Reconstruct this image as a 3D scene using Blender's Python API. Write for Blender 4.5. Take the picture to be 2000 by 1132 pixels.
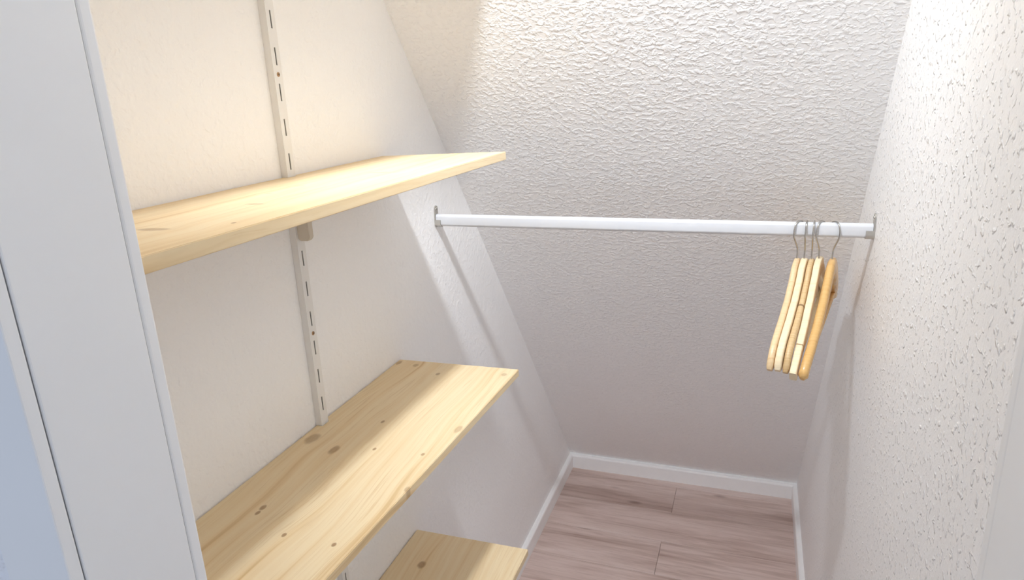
import bpy, bmesh, math, random
from mathutils import Vector, Matrix

for o in list(bpy.data.objects):
    bpy.data.objects.remove(o)
scene = bpy.context.scene
COL = scene.collection

# ------------------------------------------------------------------ camera
YAW, PITCH, ROLL, FPX = -0.3496, -0.2918, -0.0448, 1336.3
CAM = Vector((0.6754, -0.8713, 1.5502))
cy_, sy_, cp_, sp_ = math.cos(YAW), math.sin(YAW), math.cos(PITCH), math.sin(PITCH)
fwd = Vector((sy_ * cp_, cy_ * cp_, sp_))
rt0 = Vector((cy_, -sy_, 0))
up0 = rt0.cross(fwd)
rt = math.cos(ROLL) * rt0 + math.sin(ROLL) * up0
up = -math.sin(ROLL) * rt0 + math.cos(ROLL) * up0
cd = bpy.data.cameras.new('camera')
cam = bpy.data.objects.new('camera', cd)
COL.objects.link(cam)
cam.matrix_world = Matrix(((rt.x, up.x, -fwd.x, CAM.x), (rt.y, up.y, -fwd.y, CAM.y),
                           (rt.z, up.z, -fwd.z, CAM.z), (0, 0, 0, 1)))
cd.sensor_fit = 'HORIZONTAL'
cd.sensor_width = 36
cd.lens = FPX / 2000 * 36
cd.clip_start = 0.02
scene.camera = cam

# ------------------------------------------------------------------ light
world = bpy.data.worlds.new('hall_ambience')
scene.world = world
world.use_nodes = True
bg = world.node_tree.nodes['Background']
bg.inputs[0].default_value = (0.75, 0.865, 1.08, 1)
bg.inputs[1].default_value = 0.69

# the closet's own spot lamp, mounted high inside above the doorway and aimed into the closet
ld = bpy.data.lights.new('closet_lamp', 'SPOT')
ld.energy = 57.0
ld.color = (0.92, 0.97, 1.04)
ld.shadow_soft_size = 0.034
ld.spot_size = math.radians(128)
ld.spot_blend = 1.0
lamp = bpy.data.objects.new('closet_lamp', ld)
COL.objects.link(lamp)
lamp.location = (0.465, -0.175, 2.20)
lamp.rotation_euler = Vector((-0.29, 0.66, -0.73)).to_track_quat('-Z', 'Y').to_euler()

scene.cycles.max_bounces = 14          # white closet: light keeps bouncing
scene.cycles.diffuse_bounces = 11

scene.view_settings.view_transform = 'Standard'
scene.view_settings.look = 'None'
scene.view_settings.gamma = 1
scene.view_settings.use_curve_mapping = False
scene.view_settings.exposure = 0.0

# ------------------------------------------------------------------ dimensions (metres)
W, D = 0.884, 1.599            # closet width, depth at the baseboard
SY, SDY = 1.651, -0.760        # sloped ceiling: y = SY + SDY * z
TOP = 2.50
XJ, XJR = 0.250, 0.7985        # jamb faces of the doorway
YA, YC = -0.5973, -0.5102      # hall side and closet side of the front wall
BH, BT = 0.0576, 0.0165        # baseboard
YROD, ZROD, RH = 0.503, 1.2792, 0.0274


def slope(z):
    return SY + SDY * z


# ------------------------------------------------------------------ helpers
def new_obj(name, bm, mat, parent=None, smooth=False, loc=None):
    me = bpy.data.meshes.new(name)
    bmesh.ops.recalc_face_normals(bm, faces=bm.faces)
    bm.to_mesh(me)
    bm.free()
    if smooth:
        for p in me.polygons:
            p.use_smooth = True
    o = bpy.data.objects.new(name, me)
    COL.objects.link(o)
    if mat:
        me.materials.append(mat)
    if parent:
        o.parent = parent
    if loc is not None:
        o.location = loc
    return o


def auto_smooth(o, deg=35):
    me = o.data
    bm = bmesh.new()
    bm.from_mesh(me)
    for f in bm.faces:
        f.smooth = True
    for e in bm.edges:
        if len(e.link_faces) == 2 and e.calc_face_angle(0) > math.radians(deg):
            e.smooth = False
    bm.to_mesh(me)
    bm.free()


def empty(name, loc, rz=0.0):
    o = bpy.data.objects.new(name, None)
    COL.objects.link(o)
    o.location = loc
    o.rotation_euler = (0, 0, rz)
    o.empty_display_size = 0.02
    return o


def tag(o, label, cat=None, group=None, kind=None):
    if label:
        o['label'] = label
    if cat:
        o['category'] = cat
    if group:
        o['group'] = group
    if kind:
        o['kind'] = kind
    return o


def add_box(bm, x0, x1, y0, y1, z0, z1, bevel=0.0, seg=2):
    vs = [bm.verts.new((x, y, z)) for x in (x0, x1) for y in (y0, y1) for z in (z0, z1)]
    fs = [(0, 1, 3, 2), (4, 6, 7, 5), (0, 4, 5, 1), (2, 3, 7, 6), (0, 2, 6, 4), (1, 5, 7, 3)]
    faces = [bm.faces.new([vs[i] for i in f]) for f in fs]
    if bevel:
        es = list({e for f in faces for e in f.edges})
        bmesh.ops.bevel(bm, geom=es, offset=bevel, segments=seg, affect='EDGES', profile=0.5)
    return vs


def prism(pts, axis, a0, a1):
    """extrude a 2D outline along an axis; returns a bmesh"""
    bm = bmesh.new()

    def mk(p, a):
        if axis == 'x':
            return (a, p[0], p[1])
        if axis == 'y':
            return (p[0], a, p[1])
        return (p[0], p[1], a)
    A = [bm.verts.new(mk(p, a0)) for p in pts]
    B = [bm.verts.new(mk(p, a1)) for p in pts]
    bm.faces.new(A)
    bm.faces.new(B[::-1])
    n = len(pts)
    for i in range(n):
        bm.faces.new((A[i], B[i], B[(i + 1) % n], A[(i + 1) % n]))
    return bm


def sweep(bm, path, radii, n=12, power=2.0, side=None, caps=True):
    """sweep a (super)elliptic section; radii = list of (half thickness, half height)"""
    path = [Vector(p) for p in path]
    rings = []
    prev = None
    for i, p in enumerate(path):
        t = (path[min(i + 1, len(path) - 1)] - path[max(i - 1, 0)]).normalized()
        if side is not None:
            s = (Vector(side) - t * t.dot(Vector(side))).normalized()
        else:
            if prev is None:
                prev = Vector((1, 0, 0)) if abs(t.x) < .9 else Vector((0, 1, 0))
            s = (prev - t * t.dot(prev)).normalized()
            prev = s
        u = t.cross(s)
        a, b = radii[i] if isinstance(radii, list) else radii
        ring = []
        for k in range(n):
            th = 2 * math.pi * (k + .5) / n
            c, q = math.cos(th), math.sin(th)
            c = math.copysign(abs(c) ** (2 / power), c)
            q = math.copysign(abs(q) ** (2 / power), q)
            ring.append(bm.verts.new(p + s * (a * c) + u * (b * q)))
        rings.append(ring)
    for r0, r1 in zip(rings, rings[1:]):
        for k in range(n):
            bm.faces.new((r0[k], r0[(k + 1) % n], r1[(k + 1) % n], r1[k]))
    if caps:
        bm.faces.new(rings[0])
        bm.faces.new(rings[-1][::-1])


# ------------------------------------------------------------------ materials
class NT:
    def __init__(self, name):
        self.m = bpy.data.materials.new(name)
        self.m.use_nodes = True
        self.t = self.m.node_tree
        self.b = self.t.nodes['Principled BSDF']

    def n(self, kind, **kw):
        nd = self.t.nodes.new('ShaderNode' + kind)
        for k, v in kw.items():
            setattr(nd, k, v)
        return nd

    def l(self, a, b):
        self.t.links.new(a, b)

    def val(self, x):
        return x

    def math(self, op, a, b=None, c=None, clamp=False):
        nd = self.n('Math', operation=op, use_clamp=clamp)
        for i, v in enumerate((a, b, c)):
            if v is None:
                continue
            if isinstance(v, (int, float)):
                nd.inputs[i].default_value = v
            else:
                self.l(v, nd.inputs[i])
        return nd.outputs[0]

    def sstep(self, v, lo, hi, o0=0.0, o1=1.0):
        nd = self.n('MapRange', interpolation_type='SMOOTHSTEP')
        nd.inputs['From Min'].default_value = lo
        nd.inputs['From Max'].default_value = hi
        nd.inputs['To Min'].default_value = o0
        nd.inputs['To Max'].default_value = o1
        self.l(v, nd.inputs['Value'])
        return nd.outputs[0]

    def noise(self, vec, scale, detail=2.0, rough=0.5, dist=0.0):
        nd = self.n('TexNoise')
        nd.inputs['Scale'].default_value = scale
        nd.inputs['Detail'].default_value = detail
        nd.inputs['Roughness'].default_value = rough
        nd.inputs['Distortion'].default_value = dist
        if vec is not None:
            self.l(vec, nd.inputs['Vector'])
        return nd.outputs['Fac']

    def mapping(self, vec, scale=(1, 1, 1), loc=(0, 0, 0), rot=(0, 0, 0)):
        nd = self.n('Mapping')
        nd.inputs['Scale'].default_value = scale
        nd.inputs['Location'].default_value = loc
        nd.inputs['Rotation'].default_value = rot
        self.l(vec, nd.inputs['Vector'])
        return nd.outputs[0]

    def mix(self, fac, a, b, mode='MIX'):
        nd = self.n('Mix', data_type='RGBA', blend_type=mode)
        for s, v in ((nd.inputs[0], fac), (nd.inputs[6], a), (nd.inputs[7], b)):
            if isinstance(v, (int, float)):
                s.default_value = v
            elif isinstance(v, tuple):
                s.default_value = (*v, 1) if len(v) == 3 else v
            else:
                self.l(v, s)
        return nd.outputs[2]

    def ramp(self, fac, stops):
        nd = self.n('ValToRGB')
        e = nd.color_ramp.elements
        e[0].position, e[0].color = stops[0][0], (*stops[0][1], 1)
        e[1].position, e[1].color = stops[-1][0], (*stops[-1][1], 1)
        for pos, c in stops[1:-1]:
            k = e.new(pos)
            k.color = (*c, 1)
        self.l(fac, nd.inputs[0])
        return nd.outputs[0]

    def bump(self, h, strength, dist):
        nd = self.n('Bump')
        nd.inputs['Strength'].default_value = strength
        nd.inputs['Distance'].default_value = dist
        self.l(h, nd.inputs['Height'])
        self.l(nd.outputs[0], self.b.inputs['Normal'])

    def coord(self):
        return self.n('TexCoord').outputs['Object']


def plain(name, col, rough=0.5, metal=0.0, spec=0.5, noise_amt=0.03, nscale=40):
    k = NT(name)
    c = k.coord()
    f = k.noise(c, nscale, 3)
    lo = tuple(max(0, v * (1 - noise_amt)) for v in col)
    hi = tuple(min(1, v * (1 + noise_amt)) for v in col)
    k.l(k.ramp(f, [(0.3, lo), (0.7, hi)]), k.b.inputs['Base Color'])
    k.b.inputs['Roughness'].default_value = rough
    k.b.inputs['Metallic'].default_value = metal
    k.b.inputs['Specular IOR Level'].default_value = spec
    return k.m


def plaster(name, col, scale, blob, dist, fine=0.25, thr=(0.42, 0.72), stretch=(1, 1, 1)):
    """rough-cast wall paint: raised irregular blobs over fine grain"""
    k = NT(name)
    c = k.mapping(k.coord(), stretch)
    a = k.noise(c, scale, 2.5, 0.5, 0.25)
    b = k.noise(c, scale * 2.3, 2.0, 0.5, 0.3)
    ra = k.sstep(a, thr[0], thr[1])
    h = k.math('ADD', k.math('MULTIPLY', ra, blob), k.math('MULTIPLY', b, fine))
    k.bump(h, 1.0, dist)
    col2 = tuple(v * 0.985 for v in col)
    k.l(k.mix(k.noise(k.coord(), 6, 2), col, col2), k.b.inputs['Base Color'])
    k.b.inputs['Roughness'].default_value = 0.55
    k.b.inputs['Specular IOR Level'].default_value = 0.35
    return k.m


WALLC = (0.935, 0.934, 0.93)
M_slope = plaster('plaster_slope', WALLC, 125, 1.0, 0.0011, 0.40, (0.42, 0.68), (0.8, 1, 1))
M_right = plaster('plaster_right', (0.935, 0.935, 0.933), 95, 1.0, 0.0019, 0.30, (0.53, 0.73))
M_left = plaster('plaster_left', WALLC, 85, 0.6, 0.0010, 0.35, (0.40, 0.70))
M_hall = plaster('plaster_hall', (0.84, 0.84, 0.85), 75, 1.0, 0.0015, 0.30)
M_trim = plain('white_lacquer', (0.845, 0.832, 0.805), 0.45, noise_amt=0.008, nscale=12)
M_base = plain('white_baseboard_foil', (0.92, 0.92, 0.915), 0.4, noise_amt=0.01)
M_rail = plain('white_powder_coat', (0.82, 0.81, 0.79), 0.45, noise_amt=0.01)
M_brkt = plain('cream_powder_coat', (0.66, 0.60, 0.50), 0.5, noise_amt=0.02)
M_screw = plain('brass_screw', (0.42, 0.26, 0.14), 0.4, 0.6)
M_rod = plain('white_enamel_tube', (0.68, 0.695, 0.72), 0.28, noise_amt=0.004)
M_nickel = plain('satin_nickel', (0.55, 0.53, 0.49), 0.38, 0.85)
M_wire = plain('steel_wire', (0.50, 0.49, 0.47), 0.25, 1.0)
M_gap = plain('joint_grey', (0.22, 0.22, 0.22), 0.8)
M_joint = plain('joint_mid_grey', (0.50, 0.50, 0.49), 0.8)  # mid grey of the thin strip between lining and closet-side casing
M_slot_shade = plain('slot_shade_grey', (0.16, 0.15, 0.14), 0.7)  # dark grey standing in for the shade inside the open slots
M_dark = plain('dark_gap', (0.05, 0.045, 0.04), 0.8)


def wood(name, light, mid, dark, knots=(), seed=0.0, grain=1.0, rough=0.5, ringscale=70.0, xdir='x'):
    """spruce board, grain running along object Y (or X); knots = (x, y, rx, ry, darkness)"""
    k = NT(name)
    c = k.coord()
    sep = k.n('SeparateXYZ')
    k.l(c, sep.inputs[0])
    X, Y, Z = sep.outputs
    if xdir == 'y':
        X, Y = Y, X
    # slow wandering of the grain
    cmb = k.n('CombineXYZ')
    k.l(k.math('MULTIPLY', X, 5.0), cmb.inputs[0])
    k.l(k.math('MULTIPLY', Y, 1.6), cmb.inputs[1])
    k.l(k.math('ADD', k.math('MULTIPLY', Z, 5.0), seed), cmb.inputs[2])
    wob = k.noise(cmb.outputs[0], 1.0, 2.0)
    xp = k.math('ADD', X, k.math('MULTIPLY', k.math('SUBTRACT', wob, 0.5), 0.10))
    xp = k.math('ADD', xp, k.math('MULTIPLY', Z, 0.9))
    mask = None
    wobk = k.math('ADD', 0.55, k.math('MULTIPLY', k.noise(c, 110, 2.0), 0.9)) if knots else None
    for (kx, ky, rx, ry, dk) in knots:
        dx = k.math('MULTIPLY', k.math('SUBTRACT', X, kx), 1 / rx)
        dy = k.math('MULTIPLY', k.math('SUBTRACT', Y, ky), 1 / ry)
        d2 = k.math('ADD', k.math('MULTIPLY', dx, dx), k.math('MULTIPLY', dy, dy))
        # grain flows round the knot
        fl = k.math('DIVIDE', k.math('MULTIPLY', dx, -0.55 * min(rx, 0.010)),
                    k.math('ADD', 1.0, k.math('MULTIPLY', d2, 0.28)))
        xp = k.math('ADD', xp, fl)
        m = k.math('MULTIPLY', k.sstep(k.math('MULTIPLY', d2, wobk), 0.30, 1.60, 1.0, 0.0), dk)
        mask = m if mask is None else k.math('MAXIMUM', mask, m)
    cmb2 = k.n('CombineXYZ')
    k.l(xp, cmb2.inputs[0])
    k.l(k.math('MULTIPLY', Y, 0.012), cmb2.inputs[1])
    cmb2.inputs[2].default_value = seed
    rings = k.noise(cmb2.outputs[0], ringscale, 2.0, 0.55)
    cmb3 = k.n('CombineXYZ')
    k.l(xp, cmb3.inputs[0])
    k.l(k.math('MULTIPLY', Y, 0.03), cmb3.inputs[1])
    cmb3.inputs[2].default_value = seed + 3.3
    fine = k.noise(cmb3.outputs[0], 420.0, 2.0, 0.6)
    broad = k.noise(cmb.outputs[0], 2.6, 1.0)
    col = k.ramp(k.math('ADD', k.math('MULTIPLY', rings, 0.75), k.math('MULTIPLY', broad, 0.25)),
                 [(0.28, dark), (0.40, mid), (0.56, light), (0.75, light)])
    col = k.mix(k.math('MULTIPLY', k.sstep(fine, 0.55, 0.75), 0.28 * grain), col, dark)
    cmb4 = k.n('CombineXYZ')
    k.l(xp, cmb4.inputs[0])
    k.l(k.math('MULTIPLY', Y, 0.02), cmb4.inputs[1])
    cmb4.inputs[2].default_value = seed + 7.7
    late = k.noise(cmb4.outputs[0], ringscale * 2.2, 1.0, 0.5)
    line = k.math('SUBTRACT', 1.0, k.math('MULTIPLY', k.math('ABSOLUTE', k.math('SUBTRACT', late, 0.5)), 26.0), clamp=True)
    col = k.mix(k.math('MULTIPLY', line, k.math('MULTIPLY', k.sstep(broad, 0.35, 0.65), 0.45 * grain)), col, dark)
    if mask is not None:
        kn = k.noise(c, 240, 2.0)
        col = k.mix(mask, col, k.mix(kn, (0.20, 0.10, 0.04), (0.42, 0.25, 0.12)))
    k.l(col, k.b.inputs['Base Color'])
    k.b.inputs['Roughness'].default_value = rough
    k.b.inputs['Specular IOR Level'].default_value = 0.35
    k.bump(fine, 0.15, 0.0005)
    return k.m


SPR = ((0.80, 0.655, 0.425), (0.76, 0.585, 0.345), (0.59, 0.39, 0.18))
SH_KNOTS = [
    [(0.140, -0.385, 0.020, 0.006, 0.5), (0.144, -0.246, 0.012, 0.004, 0.5), (0.100, -0.103, 0.010, 0.003, 0.4),
     (0.103, -0.170, 0.006, 0.003, 0.4), (0.149, 0.024, 0.024, 0.004, 0.4), (0.207, -0.353, 0.0025, 0.0025, 0.9),
     (0.226, 0.30, 0.003, 0.004, 0.6)],
    [(0.077, -0.073, 0.0066, 0.013, 0.62), (0.022, -0.051, 0.010, 0.016, 0.55), (0.070, -0.233, 0.004, 0.006, 0.75),
     (0.071, -0.245, 0.003, 0.005, 0.8), (0.136, -0.275, 0.003, 0.004, 0.85), (0.209, -0.274, 0.003, 0.004, 0.85),
     (0.105, 0.030, 0.003, 0.005, 0.7), (0.219, -0.049, 0.003, 0.004, 0.7), (0.240, 0.038, 0.006, 0.012, 0.42),
     (0.240, -0.140, 0.004, 0.006, 0.45), (0.008, 0.267, 0.005, 0.010, 0.6), (0.048, 0.263, 0.006, 0.007, 0.55),
     (0.111, 0.234, 0.004, 0.006, 0.6), (0.138, -0.054, 0.0025, 0.004, 0.8), (0.238, 0.262, 0.006, 0.007, 0.4)],
    [(0.065, 0.182, 0.008, 0.011, 0.75), (0.19, -0.10, 0.007, 0.010, 0.5)],
    [(0.12, -0.2, 0.008, 0.010, 0.6)],
]
M_shelf = [wood('spruce_shelf_%d' % i, *SPR, knots=SH_KNOTS[i], seed=s, ringscale=r)
           for i, (s, r) in enumerate(((1.7, 60), (4.2, 75), (8.9, 60), (2.5, 60)))]


def floor_wood():
    k = NT('washed_oak_laminate')
    c = k.coord()
    oi = k.n('ObjectInfo')
    off = k.n('VectorMath', operation='SCALE')
    cmb0 = k.n('CombineXYZ')
    k.l(oi.outputs['Random'], cmb0.inputs[0])
    k.l(oi.outputs['Random'], cmb0.inputs[1])
    k.l(oi.outputs['Random'], cmb0.inputs[2])
    k.l(cmb0.outputs[0], off.inputs[0])
    off.inputs[3].default_value = 37.0
    add = k.n('VectorMath', operation='ADD')
    k.l(c, add.inputs[0])
    k.l(off.outputs[0], add.inputs[1])
    v = add.outputs[0]
    big = k.noise(k.mapping(v, (1.6, 11, 1)), 1.0, 2.0, 0.5, 0.5)
    med = k.noise(k.mapping(v, (3.2, 45, 1)), 1.0, 4.0, 0.6, 1.2)
    fine = k.noise(k.mapping(v, (14, 300, 1)), 1.0, 3.0, 0.6)
    f = k.math('ADD', k.math('MULTIPLY', big, 0.55), k.math('MULTIPLY', med, 0.45))
    col = k.ramp(f, [(0.28, (0.30, 0.19, 0.15)), (0.40, (0.51, 0.38, 0.33)), (0.52, (0.66, 0.525, 0.475)),
                     (0.68, (0.74, 0.62, 0.575))])
    col = k.mix(k.math('MULTIPLY', k.sstep(fine, 0.5, 0.72), 0.35), col, (0.38, 0.27, 0.235))
    # scattered knots
    vo = k.n('TexVoronoi')
    vo.inputs['Scale'].default_value = 1.0
    k.l(k.mapping(v, (3.0, 9.0, 1)), vo.inputs['Vector'])
    kn = k.sstep(vo.outputs['Distance'], 0.04, 0.13, 0.6, 0.0)
    col = k.mix(kn, col, (0.16, 0.09, 0.065))
    k.l(col, k.b.inputs['Base Color'])
    k.b.inputs['Roughness'].default_value = 0.42
    k.bump(fine, 0.2, 0.0006)
    return k.m


M_floor = floor_wood()
M_sub = plain('underlay', (0.10, 0.075, 0.065), 0.8)

# ------------------------------------------------------------------ room shell
bm = bmesh.new()
add_box(bm, -1.4, 2.2, -2.2, 1.75, -0.06, -0.009)
floor = new_obj('floor', bm, M_sub)
tag(floor, 'greyish pink laminate floor of wide oak-look planks', kind='structure')

ROWS = [1.551, 1.380, 1.2024, 1.0273]
PW = 0.1750


def plank(x0, x1, y0, y1, rnd):
    b = bmesh.new()
    hx, hy = (x1 - x0) / 2 - 0.0004, (y1 - y0) / 2 - 0.0005
    add_box(b, -hx, hx, -hy, hy, -0.0085, 0.0, 0.0007, 1)
    return new_obj('plank', b, M_floor, floor, loc=((x0 + x1) / 2, (y0 + y1) / 2, 0))


edges = [1.650] + ROWS
while edges[-1] > -0.45:
    edges.append(edges[-1] - PW)
joints = {1: 0.4465, 3: 0.433}
rr = random.Random(5)
for r in range(len(edges) - 1):
    y1, y0 = edges[r], edges[r + 1]
    j = joints.get(r)
    if r > 3 and r % 2:
        j = rr.uniform(0.2, 0.7)
    if j:
        plank(-0.03, j, y0, y1, r)
        plank(j, 0.91, y0, y1, r)
    else:
        plank(-0.03, 0.91, y0, y1, r)
y1 = edges[-1]
while y1 > -2.1:                       # the hall in front of the closet
    j = rr.uniform(0.0, 0.9)
    plank(-1.4, j, y1 - PW, y1, 0)
    plank(j, 2.2, y1 - PW, y1, 0)
    y1 -= PW

prof = [(YC, -0.009), (1.70, -0.009), (slope(-0.009) + 0.0, -0.009), (slope(TOP), TOP), (YC, TOP)]
side = [(YC, -0.01), (1.70, -0.01), (1.70, 0.05), (slope(TOP) + 0.06, TOP + 0.02), (YC, TOP + 0.02)]
wl = new_obj('wall_left', prism(side, 'x', -0.06, 0.0), M_left)
tag(wl, 'smooth white painted left wall carrying the shelves', kind='structure')
wr = new_obj('wall_right', prism(side, 'x', W, W + 0.06), M_right)
tag(wr, 'white right wall with rough-cast plaster blobs', kind='structure')
back = [(slope(-0.01), -0.01), (slope(TOP), TOP), (slope(TOP) + 0.08, TOP), (slope(-0.01) + 0.08, -0.01)]
wb = new_obj('wall_back', prism(back, 'x', -0.0005, W + 0.0005), M_slope)
tag(wb, 'white sloping back wall with coarse orange-peel plaster', kind='structure')
bm = bmesh.new()
add_box(bm, -0.0005, W + 0.0005, YC, slope(TOP) + 0.08, TOP, TOP + 0.05)
ce = new_obj('ceiling', bm, M_slope)
tag(ce, 'white flat ceiling above the doorway', kind='structure')

bm = bmesh.new()
LT = 0.018
ZH = 2.02
add_box(bm, -1.4, XJ - LT, YA, YC, -0.009, 2.6)
add_box(bm, XJR + LT, 2.2, YA, YC, -0.009, 2.6)
add_box(bm, XJ - LT, XJR + LT, YA, YC, ZH + LT, 2.6)
wf = new_obj('wall_front', bm, M_hall)
tag(wf, 'white hall wall around the closet doorway', kind='structure')

# door frame: lining with a casing on each face
CW = 0.064


def jamb(n, xf, sgn, label):
    """xf = visible face; sgn=+1 when the face looks towards +x"""
    b = bmesh.new()
    xa, xb = sorted((xf, xf - sgn * LT))
    add_box(b, xa, xb, YA + 0.0005, YC - 0.0002, 0, ZH + LT, 0.0012, 2)
    o = new_obj('trim_%d' % n, b, M_trim)
    tag(o, label, kind='structure')
    # closet-side casing (set back a little) and hall-side casing with a shadow gap
    b = bmesh.new()
    xa, xb = sorted((xf - sgn * 0.0010, xf - sgn * CW))
    add_box(b, xa, xb, YC + 0.0013, YC + 0.0124, 0, ZH + CW, 0.0022, 3)
    new_obj('casing', b, M_trim, o)
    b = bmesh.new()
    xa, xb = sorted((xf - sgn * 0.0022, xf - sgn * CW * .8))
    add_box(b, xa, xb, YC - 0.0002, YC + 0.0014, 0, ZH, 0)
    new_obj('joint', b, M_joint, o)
    b = bmesh.new()
    xa, xb = sorted((xf - sgn * 0.0002, xf - sgn * CW))
    add_box(b, xa, xb, YA - 0.0108, YA - 0.0006, 0, ZH + CW, 0.0012, 2)
    new_obj('casing', b, M_trim, o)
    b = bmesh.new()
    xa, xb = sorted((xf - sgn * 0.0015, xf - sgn * CW * .8))
    add_box(b, xa, xb, YA - 0.0006, YA + 0.0004, 0, ZH, 0)
    new_obj('joint', b, M_gap, o)
    return o


jamb(1, XJ, 1, 'white lacquered door jamb beside the wooden shelves')
jamb(2, XJR, -1, 'white lacquered door jamb beside the rough plaster wall')
bm = bmesh.new()
add_box(bm, XJ, XJR, YA + 0.0005, YC - 0.0002, ZH, ZH + LT, 0.001, 1)
t3 = new_obj('trim_3', bm, M_trim)
tag(t3, 'white lacquered door head across the doorway', kind='structure')
for ya, yb in ((YC + 0.0013, YC + 0.0124), (YA - 0.0108, YA - 0.001)):
    bm = bmesh.new()
    add_box(bm, XJ, XJR, ya, yb, ZH + 0.002, ZH + CW, 0.0012, 2)
    new_obj('casing', bm, M_trim, t3)

# baseboards: rounded top edge
bprof = [(-0.0002, 0), (BT, 0), (BT, BH - 0.006), (BT - 0.0016, BH - 0.0025), (BT - 0.005, BH), (-0.0002, BH)]
o = new_obj('baseboard_left', prism([(x, z) for x, z in bprof], 'y', YC + 0.015, D + 0.010), M_base)
tag(o, 'white baseboard along the left wall', kind='structure')
o = new_obj('baseboard_right', prism([(W - x, z) for x, z in bprof], 'y', YC + 0.015, D + 0.010), M_base)
tag(o, 'white baseboard along the right wall', kind='structure')
o = new_obj('baseboard_back', prism([(D + 0.004 - x + (0.009 if x <= 0 else 0) , z) for x, z in bprof], 'x', BT - .004, W - BT + .004), M_base)
tag(o, 'white baseboard below the sloping back wall', kind='structure')

# ------------------------------------------------------------------ shelf standard
TS, SW_ = 0.0117, 0.0094
Z0S, PITCH_S, SHALF = 1.6532, 0.05, 0.0122
zs_bot, zs_top = 0.30, 1.93
std = empty('shelf_standard', (0, 0, zs_bot))
tag(std, 'slim white slotted metal wall standard holding the shelf brackets', 'wall standard')
slots = []
k = -5
while Z0S - PITCH_S * k > zs_bot + 0.03:
    slots.append(Z0S - PITCH_S * k)
    k += 1
slots = sorted(slots)
screws = [Z0S - 0.05 * q for q in (1.5, 9.5, 17.5)]
bm = bmesh.new()
ys = [-SW_, -0.0016, 0.0016, SW_]
zs = [zs_bot]
hole = []
for z in slots:
    zs += [z - SHALF, z + SHALF]
zs.append(zs_top)
TH = 0.0012
grid = [[[bm.verts.new((x, y, z - zs_bot)) for z in zs] for y in ys] for x in (TS, TS - TH)]
nz = len(zs)
for j in range(3):
    for i in range(nz - 1):
        if j == 1 and i % 2 == 1:
            # slot: side walls through the sheet
            a, b_ = grid[0], grid[1]
            for (p, q) in (((1, i), (1, i + 1)), ((2, i), (2, i + 1)), ((1, i), (2, i)), ((1, i + 1), (2, i + 1))):
                bm.faces.new((a[p[0]][p[1]], a[q[0]][q[1]], b_[q[0]][q[1]], b_[p[0]][p[1]]))
            continue
        for g in grid:
            bm.faces.new((g[j][i], g[j + 1][i], g[j + 1][i + 1], g[j][i + 1]))
for s in (-1, 1):
    y0, y1 = sorted((s * SW_, s * (SW_ - TH)))
    add_box(bm, 0.0002, TS - 0.0001, y0, y1, 0, zs_top - zs_bot)
rail = new_obj('rail', bm, M_rail, std)
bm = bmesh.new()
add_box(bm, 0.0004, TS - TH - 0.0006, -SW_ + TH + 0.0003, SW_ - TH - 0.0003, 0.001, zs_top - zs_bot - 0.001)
new_obj('slot_shade', bm, M_slot_shade, std)  # added dark filler; the hollow rail's shade is painted behind the slots
for z in screws:
    bm = bmesh.new()
    sweep(bm, [(TS - 0.0005, 0, z - zs_bot), (TS + 0.0006, 0, z - zs_bot), (TS + 0.0011, 0, z - zs_bot)],
          [(0.0033, 0.0033), (0.0033, 0.0033), (0.0022, 0.0022)], n=14)
    sc = new_obj('screw', bm, M_screw, std)
    bm = bmesh.new()
    add_box(bm, TS + 0.0006, TS + 0.0014, -0.0015, 0.0015, z - zs_bot - 0.0003, z - zs_bot + 0.0003)
    add_box(bm, TS + 0.0006, TS + 0.0014, -0.0003, 0.0003, z - zs_bot - 0.0015, z - zs_bot + 0.0015)
    new_obj('screw_recess', bm, M_dark, sc)

# ------------------------------------------------------------------ wooden shelves on brackets
THK = 0.0144
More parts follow.
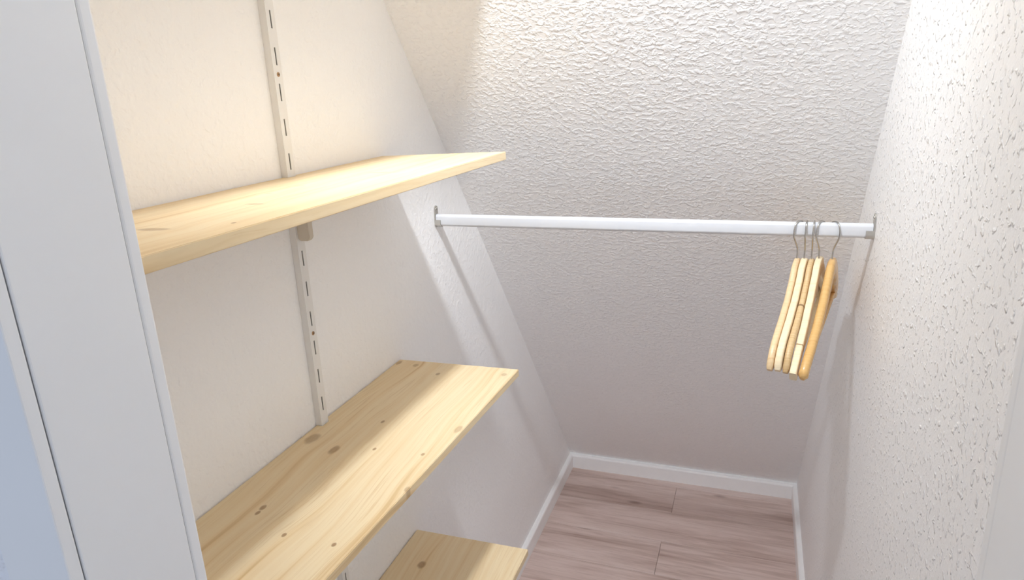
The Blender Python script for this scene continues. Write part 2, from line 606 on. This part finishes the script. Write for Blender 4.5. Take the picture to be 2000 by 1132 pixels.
# z top, far rear y, far front (x, y), near front x
SHELVES = [
    (1.4302, 0.290, (0.251, 0.2927), 0.2327, 'topmost visible spruce shelf, its far end jutting above the clothes rail'),
    (1.0163, 0.284, (0.2575, 0.293), 0.2285, 'long knotty spruce shelf below the level of the clothes rail'),
    (0.6046, 0.286, (0.2622, 0.290), 0.258, 'lowest spruce shelf, close above the floor'),
    (1.8450, 0.232, (0.272, 0.234), 0.262, 'spruce shelf high up under the sloping wall'),
]
YN = -0.4935
for i, (z, yf, (xf, yff), xn, lab) in enumerate(SHELVES):
    NY = 0.0098
    pts = [(0.0025, YN), (0.0025, -NY), (TS + 0.0015, -NY), (TS + 0.0015, NY), (0.0025, NY), (0.0025, yf), (xf, yff), (xn, YN)]
    b = prism(pts, 'z', -THK, 0)
    es = [e for e in b.edges if min(v.co.x for v in e.verts) > 0.1 or
          (all(v.co.y > 0.2 for v in e.verts))]
    bmesh.ops.bevel(b, geom=es, offset=0.0009, segments=2, affect='EDGES')
    o = new_obj('wooden_shelf', b, M_shelf[i], loc=(0, 0, z))
    tag(o, lab, 'shelf', 'spruce shelves on the wall standard')
    if i == 0:
        o.rotation_euler = (0, -0.0231, 0)      # sits on a bracket that tips up slightly
    # bracket: tall hooked heel in the slots, slim arm below the board
    zb = z - THK
    bk = empty('shelf_bracket', (TS, 0, zb - 0.084))
    tag(bk, 'cream metal bracket under the ' + ('topmost visible spruce shelf', 'long knotty middle shelf',
        'lowest spruce shelf', 'spruce shelf highest under the slope')[i], 'shelf bracket', 'brackets below the shelves')
    out = [(0.0004, 0.0838), (0.0004, 0.004), (0.004, 0.0), (0.017, 0.0), (0.0215, 0.005), (0.0215, 0.058),
           (0.028, 0.066), (0.195, 0.074), (0.195, 0.0838)]
    b = prism(out, 'y', -0.0055, 0.0055)
    bmesh.ops.bevel(b, geom=list(b.edges), offset=0.0007, segments=2, affect='EDGES')
    arm = new_obj('arm', b, M_brkt, bk)
    if i == 0:
        arm.rotation_euler = (0, -0.0231, 0)
    for zz in (0.012, 0.062):
        b = prism([(-0.004, zz - 0.006), (0.001, zz - 0.004), (0.001, zz + 0.008), (-0.004, zz + 0.005)], 'y', -0.0009, 0.0009)
        new_obj('hook', b, M_brkt, bk)

# ------------------------------------------------------------------ clothes rail
bm = bmesh.new()
hz, hy = RH / 2, 0.0075
n = 40
ZC = ZROD - hz
sect = []
for q in range(n):
    a = 2 * math.pi * q / n
    # stadium-like oval tube
    cx, cz = hy * math.cos(a), hy * math.sin(a) + (hz - hy) * (1 if math.sin(a) > 1e-6 else (-1 if math.sin(a) < -1e-6 else 0))
    sect.append((cx, cz))
bm = prism([(y, z) for y, z in sect], 'x', 0.0032, W - 0.0032)
rod = new_obj('clothes_rail', bm, M_rod, loc=(0, YROD, ZC))
auto_smooth(rod, 40)
tag(rod, 'white oval clothes rail spanning between the two side walls', 'clothes rail')


def rod_bracket(xw, sgn, lab):
    e = empty('rail_bracket', (xw, YROD, ZC - hz))
    e.scale = (1, 1, 1)
    tag(e, lab, 'rail bracket', 'metal end brackets of the clothes rail')
    # wall plate
    pts = []
    w, zt, zb = 0.0075, RH + 0.0185, -0.0025
    for q in range(13):
        a = math.pi * q / 12
        pts.append((w * math.cos(a), zt - w + w * math.sin(a)))
    for q in range(13):
        a = math.pi + math.pi * q / 12
        pts.append(((w + .0018) * math.cos(a), zb + w + w * math.sin(a)))
    x0, x1 = sorted((0.0001 * sgn, 0.0026 * sgn))
    b = prism(pts, 'x', x0, x1)
    new_obj('plate', b, M_nickel, e)
    # U-shaped cup round the lower half of the tube
    b = bmesh.new()
    ri, ro = hy + 0.0003, hy + 0.0018
    inner, outer = [], []
    for q in range(17):
        a = math.pi + math.pi * q / 16
        inner.append((ri * math.cos(a), hy + ri * math.sin(a)))
        outer.append((ro * math.cos(a), hy + ro * math.sin(a)))
    top = hz * 1.1
    inner = [(-ri, top)] + inner + [(ri, top)]
    outer = [(-ro, top)] + outer + [(ro, top)]
    b = prism(outer + inner[::-1], 'x', *sorted((0.002 * sgn, 0.0150 * sgn)))
    new_obj('cup', b, M_nickel, e)
    b = bmesh.new()
    zc = RH + 0.011
    sweep(b, [(0.0026 * sgn, 0, zc), (0.0036 * sgn, 0, zc), (0.0041 * sgn, 0, zc)],
          [(0.0036, 0.0036), (0.0032, 0.0032), (0.0018, 0.0018)], n=14)
    s = new_obj('screw', b, M_nickel, e)
    b = bmesh.new()
    add_box(b, *sorted((0.0038 * sgn, 0.0043 * sgn)), -0.0016, 0.0016, zc - 0.0004, zc + 0.0004)
    add_box(b, *sorted((0.0038 * sgn, 0.0043 * sgn)), -0.0004, 0.0004, zc - 0.0016, zc + 0.0016)
    new_obj('screw_recess', b, M_dark, s)
    return e


rod_bracket(0.0, 1, 'nickel rail bracket on the smooth wall, below the top shelf end')
rod_bracket(W, -1, 'nickel rail bracket on the rough plaster wall beside the hangers')

# ------------------------------------------------------------------ hangers
HW = {
    'pale_varnish': wood('beech_pale', (0.80, 0.61, 0.37), (0.76, 0.55, 0.31), (0.66, 0.44, 0.22), seed=3, rough=0.32, ringscale=160, xdir='y'),
    'raw': wood('raw_maple', (0.86, 0.73, 0.51), (0.83, 0.68, 0.44), (0.72, 0.55, 0.32), seed=5, rough=0.5, ringscale=160, xdir='y'),
    'bamboo': wood('bamboo_cane', (0.70, 0.52, 0.29), (0.64, 0.45, 0.23), (0.52, 0.34, 0.16), seed=7, rough=0.35, ringscale=200, xdir='y'),
    'honey': wood('honey_varnish', (0.72, 0.46, 0.185), (0.68, 0.41, 0.15), (0.56, 0.31, 0.10), seed=9, rough=0.22, ringscale=150, xdir='y'),
}
M_node = plain('cane_node', (0.28, 0.17, 0.08), 0.5)
M_groove = plain('groove_shadow', (0.38, 0.24, 0.11), 0.7)


def interp(tbl, s):
    for (a, *va), (b, *vb) in zip(tbl, tbl[1:]):
        if a <= s <= b:
            t = (s - a) / (b - a)
            t = t * t * (3 - 2 * t) * .35 + t * .65
            return [p + (q - p) * t for p, q in zip(va, vb)]
    return list(tbl[-1][1:])


# s, centre z, half thickness, half height
ROUND = [(0, -0.014, 0.0061, 0.0165), (0.020, -0.017, 0.0061, 0.0165), (0.045, -0.033, 0.0061, 0.0150), (0.090, -0.062, 0.0061, 0.0125),
         (0.140, -0.092, 0.0061, 0.0110), (0.175, -0.112, 0.0061, 0.0110), (0.190, -0.121, 0.0061, 0.0125), (0.205, -0.131, 0.0061, 0.0125),
         (0.213, -0.137, 0.0065, 0.0095), (0.216, -0.139, 0.003, 0.005)]
FLAT = [(0, -0.016, 0.0061, 0.0180), (0.018, -0.018, 0.0061, 0.0180), (0.045, -0.037, 0.0061, 0.0160), (0.090, -0.064, 0.0061, 0.0140),
        (0.140, -0.094, 0.0061, 0.0125), (0.178, -0.116, 0.0061, 0.0125), (0.200, -0.131, 0.0061, 0.0130), (0.214, -0.141, 0.0061, 0.0120)]

CURL = [(0, -0.016, 0.0061, 0.0165), (0.018, -0.021, 0.0061, 0.0165), (0.045, -0.044, 0.0061, 0.0150), (0.090, -0.070, 0.0061, 0.0125),
        (0.140, -0.092, 0.0061, 0.0110), (0.170, -0.106, 0.0061, 0.0110), (0.186, -0.118, 0.0061, 0.0120), (0.196, -0.131, 0.0061, 0.0125),
        (0.203, -0.142, 0.0061, 0.0110), (0.206, -0.146, 0.0045, 0.007)]


def hanger(name, nx, yaw, hookyaw, tbl, power, mat, tilt, label, bar=False, nodes=(), groove=None, zs=1.0, bow=0.0, thick=1.0):
    zn = ZROD - 0.071
    e = empty(name, (nx, YROD, zn), 0)
    tag(e, label, 'hanger', 'clothes hangers on the rail')
    # near end points to -y, turned towards -x by yaw; tilt lowers the near end
    R = Matrix.Rotation(-yaw, 3, 'Z') @ Matrix.Rotation(tilt, 3, 'X')
    L = tbl[-1][0]
    N = 44
    path, rad = [], []
    for q in range(-N, N + 1):
        s = L * q / N
        z, ht, hh = interp(tbl, abs(s))
        path.append(Vector((bow * (abs(s) / L) ** 2, s, z * zs)))
        rad.append((ht * thick, hh))
    b = bmesh.new()
    sweep(b, path, rad, n=20, power=power, side=(1, 0, 0))
    bmesh.ops.transform(b, matrix=R.to_4x4(), verts=b.verts)
    body = new_obj('body', b, mat, e)
    auto_smooth(body, 50)

    def band(s, w, grow, m, nm):
        pp, rr_ = [], []
        for d in (-w, -w * .4, w * .4, w):
            ss = s + d
            z, ht, hh = interp(tbl, abs(ss))
            g = grow if abs(d) < w * .9 else grow * .3
            pp.append(Vector((bow * (abs(ss) / L) ** 2, ss, z * zs)))
            rr_.append((ht * thick + g, hh + g))
        bb = bmesh.new()
        sweep(bb, pp, rr_, n=20, power=power, side=(1, 0, 0))
        bmesh.ops.transform(bb, matrix=R.to_4x4(), verts=bb.verts)
        auto_smooth(new_obj(nm, bb, m, body), 50)
    for s in nodes:
        band(-s, 0.0020, 0.0003, M_node, 'cane_joint')
        band(s, 0.0020, 0.0003, M_node, 'cane_joint')
    if groove:
        band(-groove, 0.0010, 0.0002, M_groove, 'notch')
        band(groove, 0.0010, 0.0002, M_groove, 'notch')
    if bar:
        b = bmesh.new()
        s0 = 0.178
        z0 = interp(tbl, s0)[0] * zs - 0.004
        bx = bow * (s0 / L) ** 2
        sweep(b, [(bx, -s0, z0), (bx, 0, z0), (bx, s0, z0)], (0.0055, 0.0055), n=14)
        bmesh.ops.transform(b, matrix=R.to_4x4(), verts=b.verts)
        auto_smooth(new_obj('trouser_bar', b, mat, e), 50)
    # wire hook: up from the neck, out in front of the tube, over its top and down behind
    wr_ = 0.00145
    top = 0.0713 + wr_
    keys = [(0, -0.010), (0, 0.012), (-0.002, 0.022), (-0.009, 0.034), (-0.0145, 0.043), (-0.0165, 0.051), (-0.0155, 0.060),
            (-0.0108, 0.0698), (-0.003, top), (0.004, top - 0.0005), (0.0112, 0.0690), (0.0155, 0.060), (0.0168, 0.052), (0.0150, 0.044)]
    # smooth with Catmull-Rom
    P = []
    for i in range(len(keys) - 1):
        p0 = keys[max(i - 1, 0)]
        p1, p2 = keys[i], keys[i + 1]
        p3 = keys[min(i + 2, len(keys) - 1)]
        for t in (0, .25, .5, .75):
            P.append(tuple(0.5 * (2 * b_ + (c_ - a_) * t + (2 * a_ - 5 * b_ + 4 * c_ - d_) * t * t + (-a_ + 3 * b_ - 3 * c_ + d_) * t ** 3)
                           for a_, b_, c_, d_ in zip(p0, p1, p2, p3)))
    P.append(keys[-1])
    Rh = Matrix.Rotation(-hookyaw, 3, 'Z')
    b = bmesh.new()
    sweep(b, [Rh @ Vector((0, s, z)) for s, z in P], (wr_, wr_), n=10, side=(Rh @ Vector((1, 0, 0)))[:])
    auto_smooth(new_obj('hook', b, M_wire, e), 60)
    return e


hanger('coat_hanger', 0.7565, 0.182, 0.60, CURL, 3.4, HW['pale_varnish'], 0.03,
       'pale varnished rounded wooden hanger, outermost of the bunch, farthest from the rough wall', bow=-0.005)
hanger('coat_hanger', 0.7693, 0.182, 0.15, CURL, 6, HW['raw'], 0.03,
       'pale flat wooden hanger squeezed between the rounded pale one and the cane one', bow=-0.005)
hanger('coat_hanger', 0.7820, 0.182, 0.12, CURL, 2.9, HW['bamboo'], 0.05,
       'cane-like brown hanger with a dark joint ring, middle of the bunch', nodes=(0.092,), bow=-0.005, thick=0.96)
hanger('coat_hanger', 0.7948, 0.182, 0.58, FLAT, 7, HW['raw'], 0.080,
       'whitish flat wooden hanger with a thin notch line near its end', groove=0.165, bar=True, bow=-0.005, zs=1.02)
hanger('coat_hanger', 0.818, 0.190, -0.45, ROUND, 2.5, HW['honey'], 0.06,
       'glossy honey-brown hanger hanging apart, closest to the rough wall', bar=True, bow=-0.011, zs=1.07, thick=1.3)
